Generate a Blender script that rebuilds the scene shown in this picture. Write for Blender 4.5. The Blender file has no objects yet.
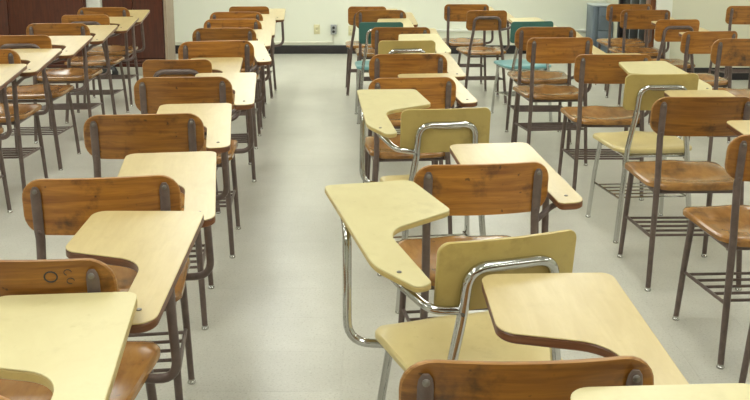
import bpy, math, random
from mathutils import Vector, Matrix

random.seed(7)
scene = bpy.context.scene
COL = scene.collection
R = math.radians

# ------------------------------------------------------------------ camera
cam_data = bpy.data.cameras.new('camera')
cam_data.sensor_width = 36.0
cam_data.lens = 45.6
cam_data.shift_y = -0.1053      # the photograph is cropped below its optical centre
cam_data.clip_start = 0.05
cam = bpy.data.objects.new('camera', cam_data)
COL.objects.link(cam)
cam.location = (0, 0, 1.45)
cam.rotation_euler = (R(90 - 11.485), 0, 0)
scene.camera = cam

# ------------------------------------------------------------------ world and exposure
world = bpy.data.worlds.new('world')
scene.world = world
world.use_nodes = True
world.node_tree.nodes['Background'].inputs[0].default_value = (0.9, 0.9, 0.85, 1)
world.node_tree.nodes['Background'].inputs[1].default_value = 0.2
scene.view_settings.view_transform = 'Standard'
scene.view_settings.look = 'None'
scene.view_settings.gamma = 1
scene.view_settings.use_curve_mapping = False
scene.view_settings.exposure = 0.34
LAMP = 8.6
LAMP_COL = (0.975, 1.0, 0.93)


# ------------------------------------------------------------------ materials
def new_mat(name):
    m = bpy.data.materials.new(name)
    m.use_nodes = True
    nt = m.node_tree
    return m, nt, nt.nodes['Principled BSDF']


def node(nt, t, **kw):
    n = nt.nodes.new(t)
    for k, v in kw.items():
        if k in n.inputs:
            n.inputs[k].default_value = v
        else:
            setattr(n, k, v)
    return n


def mixc(nt, fac, a, b, mode='MIX'):
    n = nt.nodes.new('ShaderNodeMix')
    n.data_type = 'RGBA'
    n.blend_type = mode
    for sock, v in ((n.inputs[0], fac), (n.inputs[6], a), (n.inputs[7], b)):
        if hasattr(v, 'is_linked'):
            nt.links.new(v, sock)
        else:
            sock.default_value = v if not isinstance(v, tuple) else (*v, 1)
    return n.outputs[2]


def ramp(nt, fac, p0, p1, v0=0.0, v1=1.0):
    n = nt.nodes.new('ShaderNodeMapRange')
    nt.links.new(fac, n.inputs[0])
    n.inputs[1].default_value = p0
    n.inputs[2].default_value = p1
    n.inputs[3].default_value = v0
    n.inputs[4].default_value = v1
    return n.outputs[0]


def obj_coords(nt, scale, seed_scale=20.0):
    """object coordinates, shifted per object, scaled per axis"""
    tc = nt.nodes.new('ShaderNodeTexCoord')
    oi = nt.nodes.new('ShaderNodeObjectInfo')
    mul = node(nt, 'ShaderNodeMath', operation='MULTIPLY')
    nt.links.new(oi.outputs['Random'], mul.inputs[0])
    mul.inputs[1].default_value = seed_scale
    add = node(nt, 'ShaderNodeVectorMath', operation='ADD')
    nt.links.new(tc.outputs['Object'], add.inputs[0])
    nt.links.new(mul.outputs[0], add.inputs[1])
    mp = nt.nodes.new('ShaderNodeMapping')
    nt.links.new(add.outputs[0], mp.inputs[0])
    mp.inputs['Scale'].default_value = scale
    return mp.outputs[0], add.outputs[0], oi.outputs['Random']


def noise(nt, vec, scale, detail=3, rough=0.55, dist=0.0):
    n = node(nt, 'ShaderNodeTexNoise', Scale=scale, Detail=detail, Roughness=rough, Distortion=dist)
    nt.links.new(vec, n.inputs['Vector'])
    return n.outputs[0]


def bump(nt, bsdf, h, strength=0.1, dist=0.001):
    b = node(nt, 'ShaderNodeBump', Strength=strength, Distance=dist)
    nt.links.new(h, b.inputs['Height'])
    nt.links.new(b.outputs[0], bsdf.inputs['Normal'])


def wood(name, light, dark, scuff, grain, rough, scuff_amt=0.6, var=0.25, coat=0.0, sscale=14.0):
    m, nt, b = new_mat(name)
    g, base, rnd = obj_coords(nt, grain)
    n1 = noise(nt, g, 6.0, 5, 0.6, 0.6)
    col = mixc(nt, ramp(nt, n1, 0.35, 0.68), light, dark)
    n2 = noise(nt, g, 30.0, 2, 0.5)
    col = mixc(nt, ramp(nt, n2, 0.5, 0.75, 0, 0.35), col, dark)
    n3 = noise(nt, base, sscale, 5, 0.62)
    col = mixc(nt, ramp(nt, n3, 0.56, 0.74, 0, scuff_amt), col, scuff)
    n4 = noise(nt, base, 46.0, 2, 0.5)
    col = mixc(nt, ramp(nt, n4, 0.70, 0.76, 0, scuff_amt * 0.8), col, scuff)
    hsv = nt.nodes.new('ShaderNodeHueSaturation')
    nt.links.new(col, hsv.inputs['Color'])
    nt.links.new(ramp(nt, rnd, 0, 1, 1 - var, 1 + var), hsv.inputs['Value'])
    nt.links.new(hsv.outputs[0], b.inputs['Base Color'])
    b.inputs['Roughness'].default_value = rough
    b.inputs['Coat Weight'].default_value = coat
    b.inputs['Coat Roughness'].default_value = 0.25
    bump(nt, b, n2, 0.08, 0.001)
    return m


def plain(name, colr, rough=0.5, metal=0.0, var=0.06, nscale=20.0, coat=0.0, spec=0.5):
    m, nt, b = new_mat(name)
    g, base, rnd = obj_coords(nt, (1, 1, 1))
    n1 = noise(nt, g, nscale, 4, 0.6)
    dk = tuple(c * (1 - 2 * var) for c in colr)
    lt = tuple(min(1, c * (1 + var)) for c in colr)
    col = mixc(nt, ramp(nt, n1, 0.3, 0.7), lt, dk)
    nt.links.new(col, b.inputs['Base Color'])
    b.inputs['Roughness'].default_value = rough
    b.inputs['Specular IOR Level'].default_value = spec
    b.inputs['Metallic'].default_value = metal
    b.inputs['Coat Weight'].default_value = coat
    return m


M = {}
M['back_wood'] = wood('back_wood', (0.40, 0.17, 0.027), (0.195, 0.070, 0.012), (0.045, 0.022, 0.012), (0.6, 3, 9), 0.34, 0.9, 0.28, 0.0, 11.0)
M['seat_wood'] = wood('seat_wood', (0.37, 0.185, 0.055), (0.23, 0.105, 0.030), (0.085, 0.048, 0.028), (2.5, 0.7, 6), 0.21, 0.85, 0.13, 0.0, 7.0)
M['ply_edge'] = wood('ply_edge', (0.44, 0.22, 0.06), (0.28, 0.12, 0.03), (0.16, 0.08, 0.03), (1, 1, 30), 0.45, 0.4, 0.1)
M['tablet_edge'] = wood('tablet_edge', (0.20, 0.075, 0.026), (0.11, 0.04, 0.015), (0.05, 0.02, 0.01), (1, 1, 20), 0.35, 0.5, 0.1)
M['laminate'] = wood('laminate', (0.545, 0.43, 0.200), (0.485, 0.37, 0.165), (0.41, 0.305, 0.135), (5, 0.9, 3), 0.31, 0.35, 0.04)
M['cream_laminate'] = wood('cream_laminate', (0.64, 0.565, 0.305), (0.60, 0.52, 0.27), (0.47, 0.40, 0.19), (1.5, 1.2, 1), 0.33, 0.4, 0.03)
M['cream_edge'] = plain('cream_edge', (0.50, 0.37, 0.13), 0.4)
M['khaki'] = wood('khaki', (0.49, 0.37, 0.120), (0.43, 0.32, 0.098), (0.28, 0.20, 0.06), (1, 1, 1), 0.42, 0.5, 0.05)
M['cream_seat'] = wood('cream_seat', (0.62, 0.51, 0.235), (0.56, 0.45, 0.20), (0.42, 0.32, 0.13), (1, 1, 1), 0.36, 0.4, 0.04)
M['teal_back'] = plain('teal_back', (0.045, 0.15, 0.125), 0.42)
M['teal_seat_lit'] = plain('teal_seat_lit', (0.18, 0.40, 0.405), 0.3)  # the chair's teal lightened, painting in light from above on the seat
M['brown_metal'] = plain('brown_metal', (0.150, 0.108, 0.094), 0.36, 0.2, 0.12, 30)
M['chrome'] = plain('chrome', (0.56, 0.555, 0.54), 0.10, 1.0, 0.03, 12)
M['steel'] = plain('steel', (0.22, 0.20, 0.18), 0.35, 0.8, 0.1)
M['rubber'] = plain('rubber', (0.03, 0.03, 0.03), 0.6)


# ------------------------------------------------------------------ mesh helpers
def mesh_from(name, verts, faces, mats, idx=None, smooth=True):
    me = bpy.data.meshes.new(name)
    me.from_pydata([tuple(v) for v in verts], [], faces)
    for m in mats:
        me.materials.append(M[m])
    if idx:
        me.polygons.foreach_set('material_index', idx)
    if smooth:
        me.polygons.foreach_set('use_smooth', [True] * len(me.polygons))
        me.set_sharp_from_angle(angle=R(40))
    me.update()
    return me


def box_vf(x0, x1, y0, y1, z0, z1, off=0):
    v = [(x0, y0, z0), (x1, y0, z0), (x1, y1, z0), (x0, y1, z0), (x0, y0, z1), (x1, y0, z1), (x1, y1, z1), (x0, y1, z1)]
    f = [(0, 3, 2, 1), (4, 5, 6, 7), (0, 1, 5, 4), (1, 2, 6, 5), (2, 3, 7, 6), (3, 0, 4, 7)]
    return v, [tuple(i + off for i in q) for q in f]


def boxes(name, bs, mat):
    V, F = [], []
    for b in bs:
        v, f = box_vf(*b, off=len(V))
        V += v
        F += f
    return mesh_from(name, V, F, [mat], smooth=False)


def chamfer_box(name, x0, x1, y0, y1, z0, z1, c, mat):
    """box with chamfered edges"""
    V, F = [], []
    import itertools
    import bmesh
    bm = bmesh.new()
    for p in itertools.product((x0, x1), (y0, y1), (z0, z1)):
        bm.verts.new(p)
    bm.verts.ensure_lookup_table()
    bmesh.ops.convex_hull(bm, input=bm.verts[:])
    bmesh.ops.dissolve_limit(bm, angle_limit=0.01, verts=bm.verts[:], edges=bm.edges[:])
    bmesh.ops.bevel(bm, geom=bm.edges[:], offset=c, segments=2, profile=0.5, affect='EDGES')
    bmesh.ops.recalc_face_normals(bm, faces=bm.faces[:])
    me = bpy.data.meshes.new(name)
    bm.to_mesh(me)
    bm.free()
    me.materials.append(M[mat])
    me.polygons.foreach_set('use_smooth', [True] * len(me.polygons))
    me.set_sharp_from_angle(angle=R(50))
    return me


def fillet_path(pts, rads, n=6):
    """open 3-D polyline with rounded corners"""
    out = [Vector(pts[0])]
    for i in range(1, len(pts) - 1):
        p, a, b = Vector(pts[i]), Vector(pts[i - 1]), Vector(pts[i + 1])
        r = rads[i] if isinstance(rads, (list, tuple)) else rads
        da, db = (a - p).normalized(), (b - p).normalized()
        ang = da.angle(db)
        if r <= 0 or ang > math.pi - 0.02:
            out.append(p)
            continue
        t = min(r / math.tan(ang / 2), (a - p).length * 0.49, (b - p).length * 0.49)
        s, e = p + da * t, p + db * t
        for k in range(n + 1):
            u = k / n
            out.append((1 - u) ** 2 * s + 2 * u * (1 - u) * p + u ** 2 * e)
    out.append(Vector(pts[-1]))
    return out


def tube_vf(path, rad, seg=10, off=0, flat=None, caps=True):
    """sweep a circle; rad scalar or list; flat = list of (sx, sy) scales in the path frame"""
    path = [Vector(p) for p in path]
    n = len(path)
    V, F = [], []
    t0 = (path[1] - path[0]).normalized()
    up = Vector((1, 0, 0)) if abs(t0.x) < 0.8 else Vector((0, 0, 1))
    prev = (up - t0 * up.dot(t0)).normalized()
    for i in range(n):
        if i == 0:
            t = (path[1] - path[0])
        elif i == n - 1:
            t = (path[-1] - path[-2])
        else:
            t = (path[i + 1] - path[i]).normalized() + (path[i] - path[i - 1]).normalized()
        t.normalize()
        prev = (prev - t * prev.dot(t)).normalized()
        bi = t.cross(prev)
        r = rad[i] if isinstance(rad, (list, tuple)) else rad
        fx, fy = flat[i] if flat else (1, 1)
        for k in range(seg):
            a = 2 * math.pi * k / seg
            V.append(path[i] + prev * (math.cos(a) * r * fx) + bi * (math.sin(a) * r * fy))
    for i in range(n - 1):
        for k in range(seg):
            a, b = i * seg + k, i * seg + (k + 1) % seg
            F.append((a + off, b + off, b + seg + off, a + seg + off))
    if caps:
        F.append(tuple(off + k for k in reversed(range(seg))))
        F.append(tuple(off + (n - 1) * seg + k for k in range(seg)))
    return V, F


def tubes(name, items, mat, seg=10):
    V, F = [], []
    for it in items:
        v, f = tube_vf(it[0], it[1], seg, len(V), it[2] if len(it) > 2 else None)
        V += v
        F += f
    return mesh_from(name, V, F, [mat])


def lathe(name, prof, mat, seg=14, centre=(0, 0, 0)):
    cx, cy, cz = centre
    V, F = [], []
    for (r, z) in prof:
        for k in range(seg):
            a = 2 * math.pi * k / seg
            V.append((cx + r * math.cos(a), cy + r * math.sin(a), cz + z))
    for i in range(len(prof) - 1):
        for k in range(seg):
            a, b = i * seg + k, i * seg + (k + 1) % seg
            F.append((a, b, b + seg, a + seg))
    F.append(tuple(reversed(range(seg))))
    F.append(tuple((len(prof) - 1) * seg + k for k in range(seg)))
    return mesh_from(name, V, F, [mat])


def fillet_poly(pts, n=8):
    """closed 2-D outline; pts = (x, y, r)"""
    out = []
    m = len(pts)
    for i in range(m):
        p = Vector(pts[i][:2])
        a, b = Vector(pts[i - 1][:2]), Vector(pts[(i + 1) % m][:2])
        r = pts[i][2]
        da, db = (a - p).normalized(), (b - p).normalized()
        ang = da.angle(db)
        if r <= 0:
            out.append(p)
            continue
        t = min(r / math.tan(ang / 2), (a - p).length * 0.48, (b - p).length * 0.48)
        rr = t * math.tan(ang / 2)
        bis = (da + db).normalized()
        c = p + bis * (rr / math.sin(ang / 2))
        s, e = p + da * t - c, p + db * t - c
        a0 = math.atan2(s.y, s.x)
        a1 = math.atan2(e.y, e.x)
        d = (a1 - a0 + math.pi) % (2 * math.pi) - math.pi
        for k in range(n + 1):
            an = a0 + d * k / n
            out.append(c + Vector((math.cos(an), math.sin(an))) * rr)
    return out


def inset(poly, d):
    m = len(poly)
    area = sum(poly[i].x * poly[(i + 1) % m].y - poly[(i + 1) % m].x * poly[i].y for i in range(m))
    sg = 1 if area > 0 else -1
    out = []
    for i in range(m):
        a, b, c = poly[i - 1], poly[i], poly[(i + 1) % m]
        e = (c - a)
        if e.length < 1e-9:
            e = (b - a)
        nrm = Vector((-e.y, e.x)).normalized() * sg
        out.append(b + nrm * d)
    return out


def slab(name, poly, zfun, z0, z1, mats, bev=0.0015, edge_idx=0, top_idx=0):
    """plate with eased edges over a 2-D outline; z offsets z0..z1 added to zfun(y)"""
    m = len(poly)
    area = sum(poly[i].x * poly[(i + 1) % m].y - poly[(i + 1) % m].x * poly[i].y for i in range(m))
    if area < 0:
        poly = poly[::-1]
    rings = [(inset(poly, bev), z0), (poly, z0 + bev), (poly, z1 - bev), (inset(poly, bev), z1)]
    V, F, I = [], [], []
    for pl, z in rings:
        V += [(p.x, p.y, zfun(p.y) + z) for p in pl]
    for r_ in range(3):
        for i in range(m):
            a, b = r_ * m + i, r_ * m + (i + 1) % m
            F.append((a, b, b + m, a + m))
            I.append(edge_idx)
    F.append(tuple(reversed(range(m))))
    I.append(edge_idx)
    F.append(tuple(3 * m + i for i in range(m)))
    I.append(top_idx)
    return mesh_from(name, V, F, mats, I)


def shell(name, cols, nv, pos, thick, mats, ease=0.985):
    """two-sided curved board. cols: list of (u, lo, hi); pos(u, v, side) -> Vector; side in [-1, 1]"""
    V, F, I = [], [], []
    nc = len(cols)
    um = (cols[0][0] + cols[-1][0]) / 2

    def add(side, sc):
        st = len(V)
        for (u, lo, hi) in cols:
            mid = 0
            for k in range(nv + 1):
                v = lo + (hi - lo) * k / nv
                V.append(pos(um + (u - um) * sc, v * sc, side))
        return st
    A = add(1, ease)
    B = add(-1, ease)
    C = add(0.55, 1)
    D = add(-0.55, 1)

    def gi(st, i, k):
        return st + i * (nv + 1) + k
    for i in range(nc - 1):
        for k in range(nv):
            F.append((gi(A, i, k), gi(A, i + 1, k), gi(A, i + 1, k + 1), gi(A, i, k + 1)))
            I.append(0)
            F.append((gi(B, i, k + 1), gi(B, i + 1, k + 1), gi(B, i + 1, k), gi(B, i, k)))
            I.append(0)
    loop = [(i, 0) for i in range(nc)] + [(nc - 1, k) for k in range(1, nv + 1)] + \
           [(i, nv) for i in range(nc - 2, -1, -1)] + [(0, k) for k in range(nv - 1, 0, -1)]
    L = len(loop)
    for s0, s1 in ((A, C), (C, D), (D, B)):
        for j in range(L):
            a, b = loop[j], loop[(j + 1) % L]
            F.append((gi(s0, *b), gi(s0, *a), gi(s1, *a), gi(s1, *b)))
            I.append(1)
    me = mesh_from(name, V, F, mats, I)
    import bmesh
    bm = bmesh.new()
    bm.from_mesh(me)
    bmesh.ops.recalc_face_normals(bm, faces=bm.faces[:])
    bm.to_mesh(me)
    bm.free()
    # drop the unused ring interiors
    return me


def link(name, me, parent=None, loc=None):
    o = bpy.data.objects.new(name, me)
    COL.objects.link(o)
    if parent:
        o.parent = parent
    if loc:
        o.location = loc
    return o


def tag(o, label, cat, group=None):
    o['label'] = label
    o['category'] = cat
    if group:
        o['group'] = group
    return o


def struct(name, me, parent=None):
    o = link(name, me, parent)
    if not parent:
        o['kind'] = 'structure'
    return o


# ------------------------------------------------------------------ room materials
def wall_mat(name, colr, rough=0.6):
    m, nt, b = new_mat(name)
    tc = nt.nodes.new('ShaderNodeTexCoord')
    n1 = noise(nt, tc.outputs['Object'], 1.2, 3)
    n2 = noise(nt, tc.outputs['Object'], 90, 3)
    dk = tuple(c * 0.94 for c in colr)
    nt.links.new(mixc(nt, ramp(nt, n1, 0.3, 0.7), colr, dk), b.inputs['Base Color'])
    b.inputs['Roughness'].default_value = rough
    bump(nt, b, n2, 0.15, 0.002)
    M[name] = m


wall_mat('wall_paint', (0.86, 0.885, 0.745))
wall_mat('wall_paint_tan', (0.70, 0.69, 0.53))
wall_mat('wall_paint_side', (0.56, 0.56, 0.46))  # unseen walls, darkened to cut bounced light and deepen the shadows
wall_mat('trim_paint', (0.82, 0.83, 0.74), 0.4)
wall_mat('ceiling_paint', (0.68, 0.68, 0.63), 0.8)  # unseen ceiling, toned down so less light bounces under the chairs
M['black_base'] = plain('black_base', (0.018, 0.015, 0.016), 0.45)
M['raceway'] = plain('raceway', (0.80, 0.79, 0.66), 0.4, 0, 0.02)
M['plate_cream'] = plain('plate_cream', (0.70, 0.66, 0.40), 0.35, 0, 0.02)
M['plate_grey'] = plain('plate_grey', (0.36, 0.38, 0.38), 0.3, 0.4, 0.03)
M['dark_wood'] = wood('dark_wood', (0.098, 0.023, 0.009), (0.058, 0.013, 0.006), (0.03, 0.008, 0.005), (9, 2, 0.7), 0.32, 0.5, 0.08)
M['door_wood'] = wood('door_wood', (0.22, 0.075, 0.022), (0.13, 0.04, 0.013), (0.06, 0.02, 0.01), (9, 2, 0.7), 0.35, 0.4, 0.05)
M['taupe'] = plain('taupe', (0.36, 0.28, 0.20), 0.5, 0, 0.05)
M['plinth'] = plain('plinth', (0.45, 0.43, 0.36), 0.6)
M['blue_grey'] = plain('blue_grey', (0.17, 0.21, 0.255), 0.38, 0.2, 0.06, 6)
M['pale_grey'] = plain('pale_grey', (0.55, 0.60, 0.63), 0.35)
M['black_glass'] = plain('black_glass', (0.006, 0.006, 0.008), 0.35, spec=0.12)
M['bag_black'] = plain('bag_black', (0.012, 0.012, 0.014), 0.45)
M['paper'] = wood('paper', (0.72, 0.73, 0.68), (0.62, 0.63, 0.58), (0.5, 0.5, 0.47), (1, 1, 1), 0.7, 0.4, 0.02)


def floor_material():
    m, nt, b = new_mat('vinyl_tile')
    geo = nt.nodes.new('ShaderNodeNewGeometry')
    oi = nt.nodes.new('ShaderNodeObjectInfo')
    pos = geo.outputs['Position']
    n0 = noise(nt, pos, 1.6, 4, 0.6)
    n1 = noise(nt, pos, 9, 4, 0.65)
    n2 = noise(nt, pos, 130, 2, 0.6)
    n3 = noise(nt, pos, 95, 3, 0.7)
    col = mixc(nt, ramp(nt, n1, 0.3, 0.7), (0.585, 0.57, 0.495), (0.55, 0.535, 0.46))
    col = mixc(nt, ramp(nt, n0, 0.40, 0.68, 0, 0.7), col, (0.49, 0.475, 0.405))
    col = mixc(nt, ramp(nt, n2, 0.56, 0.72, 0, 0.7), col, (0.34, 0.31, 0.25))
    col = mixc(nt, ramp(nt, n3, 0.56, 0.74, 0, 0.6), col, (0.70, 0.69, 0.61))
    hsv = nt.nodes.new('ShaderNodeHueSaturation')
    nt.links.new(col, hsv.inputs['Color'])
    nt.links.new(ramp(nt, oi.outputs['Random'], 0, 1, 0.975, 1.02), hsv.inputs['Value'])
    nt.links.new(hsv.outputs[0], b.inputs['Base Color'])
    b.inputs['Roughness'].default_value = 0.30
    M['vinyl_tile'] = m


floor_material()
M['tile_joint'] = plain('tile_joint', (0.42, 0.40, 0.33), 0.8)

# ------------------------------------------------------------------ room shell
XL, XR, YB, YF, ZC = -4.6, 4.9, -3.2, 11.12, 2.75
floor = struct('floor', boxes('floor', [(XL, XR, YB, YF, -0.06, -0.003)], 'tile_joint'))

# vinyl tiles, about a foot square, gaps under a millimetre
T = 0.2945
gx0, gy0 = -0.110, 3.0945
cth, sth = math.cos(R(11.485)), math.sin(R(11.485))


def in_view(x, y):
    zc = y * cth + 1.45 * sth
    if zc < 0.3:
        return None
    px = 375 + 945 * x / zc
    py = 120 + 945 * ((1.45 * cth - y * sth) / zc)
    if -25 < px < 775 and 40 < py < 425:
        return zc
    return None


tiles, rest = [], []
i0, i1 = math.floor((XL - gx0) / T), math.ceil((XR - gx0) / T)
j0, j1 = math.floor((YB - gy0) / T), math.ceil((YF - gy0) / T)
for i in range(i0, i1):
    for j in range(j0, j1):
        x0, x1 = max(XL, gx0 + i * T), min(XR, gx0 + (i + 1) * T)
        y0, y1 = max(YB, gy0 + j * T), min(YF, gy0 + (j + 1) * T)
        if x1 - x0 < 0.01 or y1 - y0 < 0.01:
            continue
        z = in_view((x0 + x1) / 2, (y0 + y1) / 2)
        full = (x1 - x0) > T - 1e-4 and (y1 - y0) > T - 1e-4
        if z is not None and full:
            tiles.append((z, x0, x1, y0, y1))
        else:
            rest.append((x0, x1, y0, y1))
tiles.sort()
h = T / 2 - 0.00022
tile_me = boxes('tile', [(-h, h, -h, h, -0.003, 0.0)], 'vinyl_tile')
for (z, x0, x1, y0, y1) in tiles[:300]:
    link('tile', tile_me, floor, ((x0 + x1) / 2, (y0 + y1) / 2, 0))
rest += [t[1:] for t in tiles[300:]]
g = 0.00022
tf = link('tile_field', boxes('tile_field', [(a + g, b - g, c + g, d - g, -0.003, 0.0) for a, b, c, d in rest], 'vinyl_tile'), floor)
tf['kind'] = 'stuff'

struct('ceiling', boxes('ceiling', [(XL, XR, YB, YF, ZC, ZC + 0.1)], 'ceiling_paint'))
struct('wall_left', boxes('wall_left', [(XL - 0.12, XL, YB - 0.12, YF + 0.12, -0.06, ZC + 0.1)], 'wall_paint_side'))
struct('wall_right', boxes('wall_right', [(XR, XR + 0.12, YB - 0.12, YF + 0.12, -0.06, ZC + 0.1)], 'wall_paint_side'))
struct('wall_near', boxes('wall_near', [(XL, XR, YB - 0.12, YB, -0.06, ZC + 0.1)], 'wall_paint_side'))
struct('wall_far', boxes('wall_far', [(XL, XR, YF, YF + 0.12, -0.06, ZC + 0.1)], 'wall_paint'))
# wall that juts into the room on the far right
BX, BY0 = 2.70, 9.15
struct('wall_projecting', boxes('wall_projecting', [(BX, XR, BY0, YF, -0.0, ZC)], 'wall_paint_tan'))
struct('baseboard_far', chamfer_box('baseboard_far', XL, BX, YF - 0.012, YF, 0.0, 0.10, 0.002, 'black_base'))
struct('baseboard_projecting', chamfer_box('baseboard_projecting', BX + 0.16, XR, BY0 - 0.012, BY0, 0.0, 0.12, 0.002, 'black_base'))
struct('trim_1', chamfer_box('trim_1', BX - 0.004, BX + 0.145, BY0 - 0.03, BY0 + 0.01, 0.0, 2.2, 0.004, 'trim_paint'))
# rail low on the far wall, right of centre
struct('trim_2', chamfer_box('trim_2', 0.60, 2.48, YF - 0.03, YF, 0.262, 0.290, 0.004, 'trim_paint'))

# dark glazed door in the side of the projecting wall
d1 = bpy.data.objects.new('door_1', None)
COL.objects.link(d1)
d1['kind'] = 'structure'
d1.location = (BX, 9.83, 0)
for nm, b_, mt in (
        ('jamb', (-0.05, 0.0, -0.66, -0.50, 0.0, 2.15), 'door_wood'),
        ('jamb', (-0.05, 0.0, 0.50, 0.56, 0.0, 2.15), 'black_base'),
        ('head', (-0.05, 0.0, -0.50, 0.50, 2.05, 2.15), 'door_wood'),
        ('kick_rail', (-0.035, 0.0, -0.50, 0.50, 0.0, 0.14), 'black_base'),
        ('pane', (-0.02, 0.0, -0.50, -0.181, 0.14, 2.05), 'black_glass'),
        ('pane', (-0.02, 0.0, -0.169, 0.159, 0.14, 2.05), 'black_glass'),
        ('pane', (-0.02, 0.0, 0.171, 0.50, 0.14, 2.05), 'black_glass'),
        ('glazing_bar', (-0.022, 0.0, -0.180, -0.170, 0.14, 2.05), 'pale_grey'),
        ('glazing_bar', (-0.022, 0.0, 0.160, 0.170, 0.14, 2.05), 'pale_grey')):
    link(nm, chamfer_box(nm, *b_, 0.002, mt), d1)

# ------------------------------------------------------------------ ceiling lights
def ceiling_light(x, y, label):
    t = bpy.data.objects.new('ceiling_light', None)
    COL.objects.link(t)
    t.location = (x, y, ZC)
    tag(t, label, 'light', 'ceiling troffers')
    link('housing', boxes('housing', [(-0.31, 0.31, -0.62, -0.60, -0.05, 0), (-0.31, 0.31, 0.60, 0.62, -0.05, 0),
                                      (-0.31, -0.29, -0.60, 0.60, -0.05, 0), (0.29, 0.31, -0.60, 0.60, -0.05, 0)], 'trim_paint'), t)
    link('diffuser', boxes('diffuser', [(-0.29, 0.29, -0.60, 0.60, -0.04, -0.03)], 'lamp'), t)


m, nt, b = new_mat('lamp')
b.inputs['Base Color'].default_value = (0.9, 0.9, 0.9, 1)
b.inputs['Emission Color'].default_value = (*LAMP_COL, 1)
b.inputs['Emission Strength'].default_value = LAMP
M['lamp'] = m
for x in (-3.4, -1.1, 1.2, 3.9):
    for y in (-1.6, 0.9, 3.4, 5.9, 8.2, 10.2):  # the farthest row is added to brighten the far wall
        if x > 2.5 and y > 9:
            continue
        ceiling_light(x, y, 'recessed fluorescent ceiling light with a flat white diffuser out of view, far row added to brighten the wall')

# ------------------------------------------------------------------ chair parts
def zt1(y):
    return 0.668 + (y + 0.255) * (0.045 / 0.605)


def zt3(y):
    return 0.692 + (y + 0.21) * (0.055 / 0.66)


def back_cols(W, H, r, n_arc=6, n_mid=9):
    xs = []
    for k in range(n_arc + 1):
        a = (math.pi / 2) * k / n_arc
        xs.append((-W / 2 + r - r * math.cos(a), H / 2 - r + r * math.sin(a)))
    mid = [(-W / 2 + r + (W - 2 * r) * k / n_mid, H / 2) for k in range(1, n_mid)]
    right = [(-x, hh) for (x, hh) in reversed(xs)]
    return [(x, -hh, hh) for (x, hh) in xs + mid + right]


def make_back(name, W, H, r, sag, lean, y_top, z_top, thick, mats, crown=0.0):
    ca, sa = math.cos(R(lean)), math.sin(R(lean))
    hw = W / 2

    def pos(u, v, side):
        vv = v + (crown * (1 - (u / hw) ** 2) if v > 0 else 0)
        dz = (vv - H / 2)
        y = y_top - dz * sa + sag * (u / hw) ** 2 + side * thick / 2
        return Vector((u, y, z_top + dz * ca))
    return shell(name, back_cols(W, H, r), 6, pos, thick, mats)


def make_seat(name, wf, wr, D, yc, z, thick, mats, r=0.085, dish=0.027):
    y0, y1 = yc - D / 2, yc + D / 2
    ys, n = [], 7
    rr = r * 0.75
    for k in range(n + 1):
        a = (math.pi / 2) * k / n
        ys.append((y0 + rr - rr * math.cos(a), -(rr - rr * math.sin(a))))
    for k in range(1, 9):
        ys.append((y0 + rr + (D - rr - r) * k / 9, 0.0))
    for k in range(n + 1):
        a = (math.pi / 2) * (1 - k / n)
        ys.append((y1 - r + r * math.cos(a), -(r - r * math.sin(a))))
    cols = []
    for y, dx in ys:
        t = (y - y0) / D
        hw = (wr + (wf - wr) * t) / 2 + dx
        cols.append((y, -hw, hw))

    def pos(u, v, side):
        t = (u - y0) / D
        q = v / (wf / 2)
        zz = z + 0.004
        zz -= dish * math.exp(-((t - 0.35) / 0.28) ** 2) * max(0, 1 - abs(q) ** 2.2)
        zz += 0.009 * math.exp(-((t - 0.78) / 0.18) ** 2) * math.exp(-(q / 0.28) ** 2)
        if t > 0.80:
            zz -= 0.55 * (t - 0.80) ** 2
        zz -= 0.010 * max(0.0, (abs(q) - 0.78) / 0.22) ** 2
        if t < 0.1:
            zz -= 0.9 * (0.1 - t) ** 2
        return Vector((v, u, zz + side * thick / 2))
    return shell(name, cols, 14, pos, thick, mats, 0.972)


GL = [(0.006, 0.016), (0.0110, 0.016), (0.0110, 0.010), (0.0130, 0.008), (0.0140, 0.003), (0.012, 0.0)][::-1]


class Kind:
    pass


def leg_path(pts, rads):
    return fillet_path(pts, rads, 5)


def screw_mesh(p, d=(0, -1, 0), r=0.007, mat='steel'):
    p = Vector(p)
    d = Vector(d)
    return tubes('screw', [([p, p + d * 0.002, p + d * 0.0035], [r, r, r * 0.6])], mat, 10)


def rack(items, xs, yr, yf, zr, zf, mr, mrod, metal, nrod=5):
    for sx in (-1, 1):
        items.append(('rack_side_bar', tubes('rack_side_bar', [([(sx * xs, yr, zr), (sx * xs, yf, zf)], mr)], metal, 8), None))
    for k in range(nrod):
        t = (k + 0.5) / nrod
        y, z = yr + (yf - yr) * t, zr + (zf - zr) * t
        items.append(('rack_rod', tubes('rack_rod', [([(-xs, y, z), (xs, y, z)], mrod)], metal, 8), None))


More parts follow.
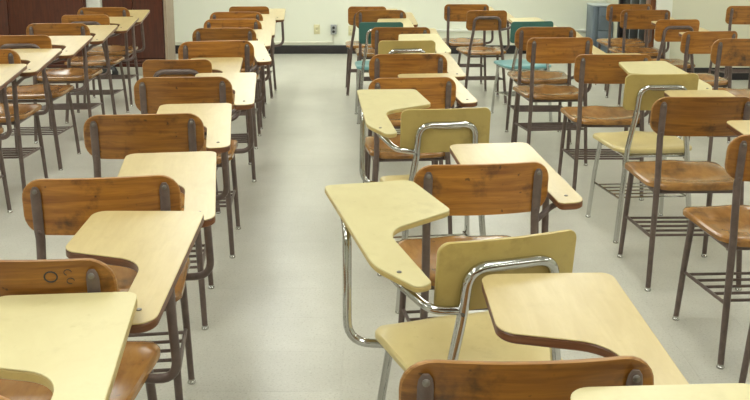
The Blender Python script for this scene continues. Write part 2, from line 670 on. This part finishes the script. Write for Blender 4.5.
def kind_wood():
    """brown-framed chair: plywood back on two posts, right-hand tablet"""
    it = []
    it.append(('seat', make_seat('seat', 0.415, 0.385, 0.42, 0.020, 0.436, 0.025, ['seat_wood', 'seat_wood']), None))
    bi = len(it)
    it.append(('backrest', make_back('backrest', 0.412, 0.160, 0.056, 0.032, 8, -0.215, 0.80, 0.012, ['back_wood', 'ply_edge'], 0.004), None))
    # rear posts
    for sx in (-1, 1):
        top = (sx * 0.166, -0.2015, 0.782)
        bot = (sx * 0.166, -0.1805, 0.632)
        mid = (sx * 0.168, -0.188, 0.45)
        foot = (sx * 0.186, -0.205, 0.010)
        pth = [Vector(foot)] + [Vector(foot).lerp(Vector(mid), t) for t in (0.5, 0.9)] + [Vector(mid)] + \
              [Vector(mid).lerp(Vector(bot), t) for t in (0.3, 0.8)] + [Vector(bot)]
        rad = [0.0105, 0.0115, 0.0125, 0.0125, 0.0125, 0.0125, 0.0130]
        fl = [(1, 1)] * 6 + [(1, 0.75)]
        tp = Vector(top)
        off = Vector((0, -0.004, 0))
        for t in (0.15, 0.5, 0.85, 0.94, 1.0):
            pth.append(Vector(bot).lerp(tp, t) + off)
            rad.append(0.0135 if t < 0.9 else (0.0115 if t < 1 else 0.006))
            fl.append((1, 0.42))
        i = len(it)
        it.append(('rear_leg', tubes('rear_leg', [(pth, rad, fl)], 'brown_metal', 12), None))
        it.append(('screw', screw_mesh((sx * 0.166, -0.2105, 0.770), (0, -1, 0.1), 0.0065, 'steel'), i))
        it.append(('screw', screw_mesh((sx * 0.166, -0.1945, 0.655), (0, -1, 0.1), 0.0055, 'brown_metal'), i))
        it.append(('foot_glide', lathe('foot_glide', GL, 'chrome', 12, (sx * 0.186, -0.205, 0.0)), i))
    for sx in (-1, 1):
        p = [(sx * 0.19, 0.198, 0.010), (sx * 0.182, 0.165, 0.25), (sx * 0.175, 0.140, 0.415)]
        i = len(it)
        it.append(('front_leg', tubes('front_leg', [(p, [0.0100, 0.0115, 0.0120])], 'brown_metal', 12), None))
        it.append(('foot_glide', lathe('foot_glide', GL, 'chrome', 12, (sx * 0.19, 0.198, 0.0)), i))
    it.append(('seat_frame', tubes('seat_frame', [
        ([(-0.168, -0.188, 0.412), (-0.172, 0.15, 0.412)], 0.011), ([(0.168, -0.188, 0.412), (0.172, 0.15, 0.412)], 0.011),
        ([(-0.17, -0.15, 0.404), (0.17, -0.15, 0.404)], 0.009), ([(-0.172, 0.13, 0.406), (0.172, 0.13, 0.406)], 0.009)],
        'brown_metal'), None))
    rack(it, 0.180, -0.198, 0.176, 0.225, 0.20, 0.0065, 0.0055, 'brown_metal', 5)
    # tablet
    out = fillet_poly([(0.004, 0.35, 0.035), (0.290, 0.35, 0.028), (0.299, -0.258, 0.075), (0.216, -0.262, 0.018),
                       (0.206, 0.040, 0.085), (0.001, 0.095, 0.045)], 7)
    i = len(it)
    it.append(('tablet', slab('tablet', out, zt1, 0.0, 0.0195, ['tablet_edge'], 0.003), None))
    it.append(('laminate', slab('laminate', inset(out, 0.0012) if False else out, zt1, 0.0194, 0.0222, ['laminate'], 0.001), i))
    it.append(('screw', screw_mesh((0.255, -0.20, zt1(-0.20) + 0.0215), (0, 0, 1), 0.006, 'steel'), i))
    jp = fillet_path([(0.270, 0.22, zt1(0.22) - 0.008), (0.262, 0.02, zt1(0.02) - 0.010), (0.272, 0.045, 0.42), (0.165, 0.06, 0.415)], [0, 0.05, 0.075, 0], 7)
    it.append(('tablet_support', tubes('tablet_support', [(jp, 0.0115)], 'brown_metal', 10), None))
    ap = fillet_path([(0.172, -0.176, 0.612), (0.215, -0.172, 0.650), (0.255, -0.15, 0.661), (0.262, 0.0, zt1(0.0) - 0.009)], 0.03, 5)
    it.append(('arm_bracket', tubes('arm_bracket', [(ap, 0.0095)], 'brown_metal', 8), None))
    return it


def kind_loop(metal, back, seat, tab, edge, left, wooden=False):
    """chair with a bent tube loop behind a rectangular back"""
    it = []
    s = -1 if left else 1
    sm = ['seat_wood', 'seat_wood'] if wooden else [seat, seat]
    bm_ = ['back_wood', 'ply_edge'] if wooden else [back, back]
    it.append(('seat', make_seat('seat', 0.405, 0.375, 0.40, 0.020, 0.438, 0.022, sm, 0.075, 0.014), None))
    it.append(('backrest', make_back('backrest', 0.342, 0.172, 0.035 if wooden else 0.026, 0.014, 8, -0.215, 0.80, 0.012, bm_), None))
    # rear loop: both rear legs and the loop are one bent tube
    yb, yt = -0.196, -0.219

    def yl(z):
        return -0.172 - (z - 0.46) * 0.150
    pts = [(-0.178, -0.205, 0.010), (-0.140, -0.188, 0.45), (-0.112, yl(0.62) - 0.006, 0.62), (-0.106, yl(0.742) - 0.010, 0.742),
           (0.106, yl(0.742) - 0.010, 0.742), (0.112, yl(0.62) - 0.006, 0.62), (0.140, -0.188, 0.45), (0.178, -0.205, 0.010)]
    pth = fillet_path(pts, [0, 0.15, 0.2, 0.05, 0.05, 0.2, 0.15, 0], 8)
    i = len(it)
    it.append(('rear_loop', tubes('rear_loop', [(pth, 0.0125)], metal, 12), None))
    for sx in (-1, 1):
        it.append(('foot_glide', lathe('foot_glide', GL, 'chrome', 12, (sx * 0.178, -0.205, 0.0)), i))
        it.append(('screw', screw_mesh((sx * 0.115, yl(0.62) - 0.0175, 0.632), (0, -1, 0.1), 0.006, 'steel'), i))
    it.append(('back_clip', chamfer_box('back_clip', -0.055, 0.055, yl(0.742) - 0.008, yl(0.742) + 0.010, 0.726, 0.738, 0.002, metal), None))
    for sx in (-1, 1):
        p = [(sx * 0.19, 0.205, 0.010), (sx * 0.178, 0.170, 0.25), (sx * 0.165, 0.135, 0.416)]
        i = len(it)
        it.append(('front_leg', tubes('front_leg', [(p, 0.0110)], metal, 12), None))
        it.append(('foot_glide', lathe('foot_glide', GL, 'chrome', 12, (sx * 0.19, 0.205, 0.0)), i))
    it.append(('seat_frame', tubes('seat_frame', [
        ([(-0.144, -0.180, 0.414), (-0.165, 0.14, 0.414)], 0.0100), ([(0.144, -0.180, 0.414), (0.165, 0.14, 0.414)], 0.0100),
        ([(-0.145, -0.15, 0.406), (0.145, -0.15, 0.406)], 0.009), ([(-0.164, 0.12, 0.406), (0.164, 0.12, 0.406)], 0.009)],
        metal), None))
    rack(it, 0.166, -0.198, 0.182, 0.21, 0.185, 0.005, 0.004, metal, 5)
    if wooden:
        out = [(0.004, 0.35, 0.035), (0.290, 0.35, 0.028), (0.299, -0.258, 0.075), (0.216, -0.262, 0.018),
               (0.206, 0.040, 0.085), (0.001, 0.095, 0.045)]
        zt = zt1
    else:
        out = [(0.000, 0.435, 0.03), (0.258, 0.45, 0.022), (0.285, -0.09, 0.16), (0.228, -0.222, 0.02), (0.186, -0.212, 0.02),
               (0.190, 0.095, 0.085), (-0.022, 0.185, 0.028)]
        zt = zt3
    out = fillet_poly([(s * x, y, r) for x, y, r in out], 7)
    i = len(it)
    it.append(('tablet', slab('tablet', out, zt, 0.0045 if not wooden else 0.0, 0.0175, [edge], 0.003), None))
    it.append(('laminate', slab('laminate', out, zt, 0.0174, 0.0212, [tab], 0.0015), i))
    it.append(('screw', screw_mesh((s * 0.24, -0.14, zt(-0.14) + 0.0205), (0, 0, 1), 0.006, 'steel'), i))
    jp = fillet_path([(s * 0.235, 0.33, zt(0.33) - 0.008), (s * 0.262, 0.20, zt(0.2) - 0.012), (s * 0.272, 0.17, 0.42), (s * 0.15, 0.13, 0.415)],
                     [0, 0.05, 0.08, 0], 7)
    it.append(('tablet_support', tubes('tablet_support', [(jp, 0.0115)], metal, 10), None))
    ap = fillet_path([(s * 0.112, yl(0.62) - 0.004, 0.635), (s * 0.19, -0.205, 0.648), (s * 0.235, -0.13, zt(-0.13) - 0.012),
                      (s * 0.245, 0.02, zt(0.02) - 0.010)], 0.05, 6)
    it.append(('arm_bracket', tubes('arm_bracket', [(ap, 0.0105)], metal, 10), None))
    return it


KINDS = {
    'T1': kind_wood(),
    'T2': kind_loop('brown_metal', None, None, 'laminate', 'tablet_edge', False, True),
    'T3': kind_loop('chrome', 'khaki', 'cream_seat', 'cream_laminate', 'cream_edge', False),
    'T3L': kind_loop('chrome', 'khaki', 'cream_seat', 'cream_laminate', 'cream_edge', True),
    'T4': kind_loop('chrome', 'teal_back', 'teal_seat_lit', 'cream_laminate', 'cream_edge', False),
}
# wooden chair fitted with a plain cream tablet
k1c = []
for nm, me, par in KINDS['T1']:
    if nm in ('tablet', 'laminate'):
        me = me.copy()
        me.materials[0] = M['cream_edge' if nm == 'tablet' else 'cream_laminate']
    k1c.append((nm, me, par))
KINDS['T1C'] = k1c
# wooden chair with a squarer back
sq = make_back('backrest', 0.408, 0.160, 0.038, 0.030, 8, -0.215, 0.80, 0.012, ['back_wood', 'ply_edge'], 0.002)
KINDS['T1S'] = [(nm, sq if nm == 'backrest' else me, par) for nm, me, par in KINDS['T1']]

PART_LABELS = {'laminate': 'pale laminate writing surface', 'rear_loop': 'bent metal tube behind the backrest'}


def chair(kind, x, y, yaw, size, label, group):
    t = bpy.data.objects.new('tablet_arm_chair', None)
    COL.objects.link(t)
    t.location = (x, y, 0)
    t.rotation_euler = (0, 0, R(yaw))
    t.scale = (size, size, size)
    tag(t, label, 'chair', group)
    made = []
    for nm, me, par in KINDS[kind]:
        o = link(nm, me, made[par] if par is not None else t)
        if nm in PART_LABELS:
            o['label'] = PART_LABELS[nm]
        made.append(o)
    return t


GA, GB, GC, GD, GE = ('chairs in the far left row', 'chairs in the row left of the aisle', 'chairs in the row right of the aisle',
                      'chairs in the second row from the right', 'chairs in the far right rows')
CHAIRS = [
    ('T1', -2.080, 4.530, 4, 1.030, 'wooden tablet chair cut by the left frame edge, nearest of the far left row', GA),
    ('T1', -2.105, 5.170, 4, 1.030, 'wooden tablet chair at the left frame edge, second nearest of the far left row', GA),
    ('T2', -2.119, 5.828, 4, 1.035, 'far left row chair with brown tube loop behind its wooden back, nearer of two', GA),
    ('T1', -2.154, 6.592, 4, 1.025, 'wooden far left row chair between the two loop-backed ones', GA),
    ('T2', -2.165, 7.269, 4, 1.025, 'far left row chair with brown tube loop behind its wooden back, farther of two', GA),
    ('T1', -2.229, 7.949, 5, 1.020, 'wooden chair farthest back in the far left row, by the dark wood cabinet', GA),
    ('T1C', -0.733, 1.429, 5, 1.0, 'chair whose big cream tablet fills the bottom left corner', GB),
    ('T1', -0.730, 2.007, -0.5, 1.000, 'wooden chair with inked circle on its back, right behind the corner cream tablet', GB),
    ('T1', -0.757, 2.635, 8, 1.002, 'wooden chair second nearest with a visible back in the row left of the aisle', GB),
    ('T1', -0.839, 3.466, 7, 1.012, 'wooden chair third nearest with a visible back in the row left of the aisle', GB),
    ('T1', -0.848, 4.250, 5, 1.025, 'wooden chair just nearer than the loop-backed one, row left of the aisle', GB),
    ('T2', -1.007, 4.927, 4, 1.007, 'chair with brown tube loop behind its wooden back, mid row left of aisle', GB),
    ('T1', -0.933, 5.529, 11, 1.032, 'wooden chair turned slightly left, its tablet tip jutting into the aisle', GB),
    ('T1', -1.000, 6.394, 4, 1.011, 'wooden chair fourth from the far end of the row left of the aisle', GB),
    ('T1', -1.039, 7.029, 4, 1.010, 'wooden chair third from the far end of the row left of the aisle', GB),
    ('T1', -1.099, 7.632, 4, 1.009, 'wooden chair second from the far end of the row left of the aisle', GB),
    ('T2', -1.084, 8.321, 3, 0.996, 'last chair of the row left of the aisle, pale tablet against the wall', GB),
    ('T1C', 0.305, 0.974, 3, 1.040, 'chair of which only a cream tablet shows at the bottom right edge', GC),
    ('T1', 0.234, 1.571, 2.5, 0.990, 'dark wooden chair back at the bottom edge with wide tablet ahead of it', GC),
    ('T3L', 0.235, 2.189, 18, 0.983, 'chrome left-handed chair turned left, khaki back and cream seat, nearest chrome one', GC),
    ('T1', 0.290, 2.856, 7, 0.978, 'wooden chair between the two left-handed chrome chairs', GC),
    ('T3L', 0.237, 3.660, 8, 0.994, 'chrome left-handed chair with khaki back, farther of the two left-handed ones', GC),
    ('T1', 0.149, 4.438, 7, 0.983, 'wooden chair just beyond the farther left-handed chrome chair', GC),
    ('T1', 0.163, 5.133, 4, 1.004, 'wooden chair with a dark knot on its back, before the small khaki back', GC),
    ('T3', 0.179, 5.819, 3, 0.996, 'chrome chair with small khaki back far down the row right of the aisle', GC),
    ('T1S', 0.169, 6.642, 2, 0.987, 'wooden chair between the khaki and the teal chair right of the aisle', GC),
    ('T4', 0.039, 7.225, 2, 0.960, 'teal chair in the row right of the aisle, seat edge showing at the aisle', GC),
    ('T1', 0.041, 7.882, 2, 1.000, 'wooden chair just beyond the teal one in the row right of the aisle', GC),
    ('T2', -0.071, 8.468, 1, 0.980, 'last chair of the row right of the aisle, wooden back near the outlets', GC),
    ('T1S', 0.819, 8.698, 0, 0.980, 'wooden chair standing closest to the far wall right of the centre', GD),
    ('T2', 0.907, 8.027, 4, 0.984, 'chair with dark tube loop on wooden back, left of the teal chair behind', GD),
    ('T4', 1.145, 7.284, 9, 0.960, 'teal chair with seat painted brighter as if top-lit in the second row from the right', GD),
    ('T1', 1.146, 6.544, 0, 1.000, 'wooden chair overlapping the right-hand teal chair', GD),
    ('T1S', 1.109, 5.931, 5, 1.000, 'wooden chair second nearer than the right-hand teal chair', GD),
    ('T1S', 1.263, 5.179, 0, 0.995, 'wooden chair just beyond the right-hand khaki and chrome chair', GD),
    ('T3', 1.295, 4.479, 4, 1.000, 'chrome chair with khaki back and cream seat among the wooden ones at right', GD),
    ('T1', 1.295, 3.868, 1, 1.000, 'stained wooden chair just nearer than the right-hand khaki chair', GD),
    ('T1', 1.336, 3.180, 3, 1.000, 'wooden chair half cut by the right frame edge, whole book rack showing', GD),
    ('T1', 1.366, 2.610, 3, 1.000, 'chair at the lower right edge of which a leg shows', GD),
    ('T1S', 2.260, 8.649, 0, 0.985, 'wooden chair in front of the grey steel cabinet', GE),
    ('T1S', 2.210, 7.958, 0, 0.995, 'wooden chair in front of the dark glazed door', GE),
    ('T2', 2.223, 7.235, 6, 0.985, 'chair with dark tube loop on wooden back before the white corner trim', GE),
    ('T1S', 2.230, 6.547, 7, 0.965, 'wooden chair just nearer than the loop-backed chair at far right', GE),
    ('T1', 2.184, 5.726, 0, 1.020, 'wooden chair cut by the right frame edge above the stained chair', GE),
    ('T1S', 3.205, 8.315, 0, 1.000, 'wooden chair alone by the tan wall in the top right corner', GE),
]
for args in CHAIRS:
    root = chair(*args)
    if 'inked circle' in args[5]:
        bk = [o for o in root.children if o.name.startswith('backrest')][0]
        for cx, cz, rr, half in ((0.085, 0.768, 0.0125, 1.0), (0.118, 0.776, 0.007, 0.7), (0.122, 0.757, 0.007, 0.8)):
            pth = []
            for k in range(15):
                a = 2 * math.pi * half * k / 14
                x, z = cx + rr * math.cos(a), cz + rr * 0.9 * math.sin(a)
                pth.append((x, -0.215 + (0.80 - z) * math.tan(R(8)) + 0.032 * (x / 0.206) ** 2 - 0.0063, z))
            link('ink_mark', tubes('ink_mark', [(pth, 0.0016 if rr > 0.01 else 0.0008)], 'rubber', 6), bk)

# ------------------------------------------------------------------ background things
# tall dark wood cabinet with one flush door on a pale plinth
def cabinet(x0, x1, y0, y1, label, side):
    t = bpy.data.objects.new('wood_cabinet', None)
    COL.objects.link(t)
    t.location = ((x0 + x1) / 2, y0, 0)
    tag(t, label, 'cabinet')
    w, d = (x1 - x0) / 2, y1 - y0
    link('plinth', chamfer_box('plinth', -w, w, 0.0, d, 0.0, 0.085, 0.003, 'plinth'), t)
    link('body', chamfer_box('body', -w, w, 0.015, d, 0.085, 2.1, 0.004, 'dark_wood'), t)
    link('bottom_rail', chamfer_box('bottom_rail', -w + 0.01, w - 0.01, -0.003, 0.018, 0.095, 0.125, 0.002, 'dark_wood'), t)
    link('bottom_rail', chamfer_box('bottom_rail', -w + 0.01, w - 0.01, -0.003, 0.018, 0.135, 0.165, 0.002, 'dark_wood'), t)
    n = 2
    for k in range(n):
        a, b_ = -w + 0.012 + k * (2 * w - 0.02) / n, -w + 0.006 + (k + 1) * (2 * w - 0.02) / n
        dr = link('door', chamfer_box('door', a, b_, -0.004, 0.018, 0.175, 2.08, 0.003, 'dark_wood'), t)
        hx = b_ - 0.04 if k == 0 else a + 0.04
        link('handle', tubes('handle', [(fillet_path([(hx, -0.003, 1.0), (hx, -0.035, 1.0), (hx, -0.035, 1.12), (hx, -0.003, 1.12)], 0.015), 0.005)], 'steel', 8), dr)
    if side:
        link('side_panel', chamfer_box('side_panel', w, w + 0.02, 0.0, d, 0.0, 2.1, 0.003, 'taupe'), t)
        link('corner_post', chamfer_box('corner_post', w - 0.005, w + 0.022, -0.006, 0.03, 0.0, 2.1, 0.003, 'taupe'), t)


cabinet(-2.70, -2.085, 9.42, 9.78, 'tall dark reddish wood cabinet on a pale plinth left of the far wall', True)
cabinet(-4.35, -2.85, 9.35, 9.85, 'wide dark wood cabinet at the left frame edge behind the far left row', False)
# pale board standing in the gap
pb = link('pale_board', chamfer_box('pale_board', -2.846, -2.704, 9.40, 9.43, 0.0, 2.0, 0.003, 'paper'))
tag(pb, 'pale mottled board showing in the gap between the two dark cabinets', 'board')

# black bag at the cabinet foot
def bag():
    t = bpy.data.objects.new('black_bag', None)
    COL.objects.link(t)
    t.location = (-2.62, 9.27, 0)
    tag(t, 'small black bag with a painted pale highlight on the floor before the reddish cabinet', 'bag')
    V, F = [], []
    prof = [(0.07, 0.0, 0.04), (0.085, 0.02, 0.055), (0.088, 0.06, 0.06), (0.075, 0.10, 0.045), (0.05, 0.125, 0.02)]
    n = 16
    for (rx, z, ry) in prof:
        for k in range(n):
            a = 2 * math.pi * k / n
            V.append((rx * math.cos(a) * (1 + 0.06 * math.sin(3 * a + z * 40)), ry * math.sin(a), z))
    for i in range(len(prof) - 1):
        for k in range(n):
            a, b_ = i * n + k, i * n + (k + 1) % n
            F.append((a, b_, b_ + n, a + n))
    F.append(tuple(reversed(range(n))))
    F.append(tuple((len(prof) - 1) * n + k for k in range(n)))
    link('body', mesh_from('body', V, F, ['bag_black']), t)
    link('handle', tubes('handle', [(fillet_path([(-0.03, 0, 0.12), (-0.025, 0, 0.17), (0.025, 0, 0.17), (0.03, 0, 0.12)], 0.02), 0.006)], 'bag_black', 8), t)
    link('tag', chamfer_box('tag', 0.01, 0.045, -0.068, -0.058, 0.05, 0.09, 0.001, 'paper'), t)  # no real tag: pale patch painted in for a highlight


bag()

# grey steel cabinet against the far wall
def steel_cabinet():
    t = bpy.data.objects.new('steel_cabinet', None)
    COL.objects.link(t)
    t.location = (2.580, 10.75, 0)
    tag(t, 'low blue-grey steel cabinet against the far wall beside the dark door', 'cabinet')
    w = 0.115
    link('body', chamfer_box('body', -w, w, 0.0, 0.34, 0.03, 0.585, 0.006, 'blue_grey'), t)
    link('top', chamfer_box('top', -w - 0.006, w + 0.006, -0.008, 0.345, 0.585, 0.60, 0.004, 'pale_grey'), t)
    for k in range(2):
        d = link('drawer', chamfer_box('drawer', -w + 0.06, w - 0.01, -0.012, 0.003, 0.05 + k * 0.265, 0.305 + k * 0.265, 0.003, 'blue_grey'), t)
        link('handle', chamfer_box('handle', -0.03, 0.05, -0.028, -0.011, 0.21 + k * 0.265, 0.225 + k * 0.265, 0.003, 'blue_grey'), d)
    link('edge_strip', chamfer_box('edge_strip', -w + 0.01, -w + 0.05, -0.01, 0.003, 0.04, 0.58, 0.003, 'blue_grey'), t)
    link('base', chamfer_box('base', -w + 0.015, w - 0.015, 0.02, 0.33, 0.0, 0.03, 0.003, 'black_base'), t)


steel_cabinet()

# outlets and raceway on the far wall
def outlet(x0, x1, z0, z1, kind, label):
    t = bpy.data.objects.new('wall_outlet', None)
    COL.objects.link(t)
    cx, cz = (x0 + x1) / 2, (z0 + z1) / 2
    t.location = (cx, YF, cz)
    tag(t, label, 'outlet')
    w, hh = (x1 - x0) / 2, (z1 - z0) / 2
    dp = 0.045 if kind == 'grey' else 0.008
    link('plate', chamfer_box('plate', -w, w, -dp, 0, -hh, hh, 0.003, 'plate_grey' if kind == 'grey' else 'plate_cream'), t)
    for s in (-1, 1):
        q = lathe('socket', [(0.016, 0.0), (0.016, 0.004), (0.013, 0.006)], 'rubber' if kind == 'grey' else 'plate_cream', 12)
        o = link('socket', q, t, (0, -dp + 0.001, s * 0.024))
        o.rotation_euler = (R(90), 0, 0)
    if kind != 'grey':
        o = link('screw', screw_mesh((0, -dp, 0), (0, -1, 0), 0.004, 'steel'), t)


outlet(-0.717, -0.645, 0.231, 0.343, 'cream', 'cream duplex outlet plate on the far wall, left of the grey one')
outlet(-0.518, -0.448, 0.231, 0.343, 'grey', 'grey surface box with two black sockets on the far wall')
outlet(-0.312, -0.255, 0.215, 0.331, 'cream', 'cream outlet plate partly hidden by the last wooden chair')

t = bpy.data.objects.new('cable_raceway', None)
COL.objects.link(t)
t.location = (-1.4, YF, 0.135)
tag(t, 'thin cream cable raceway running along the far wall above the black baseboard', 'raceway')
link('channel', chamfer_box('channel', -0.98, 0.907, -0.018, 0, -0.009, 0.009, 0.002, 'raceway'), t)
link('riser', chamfer_box('riser', 0.898, 0.916, -0.018, 0, -0.009, 0.10, 0.002, 'raceway'), t)
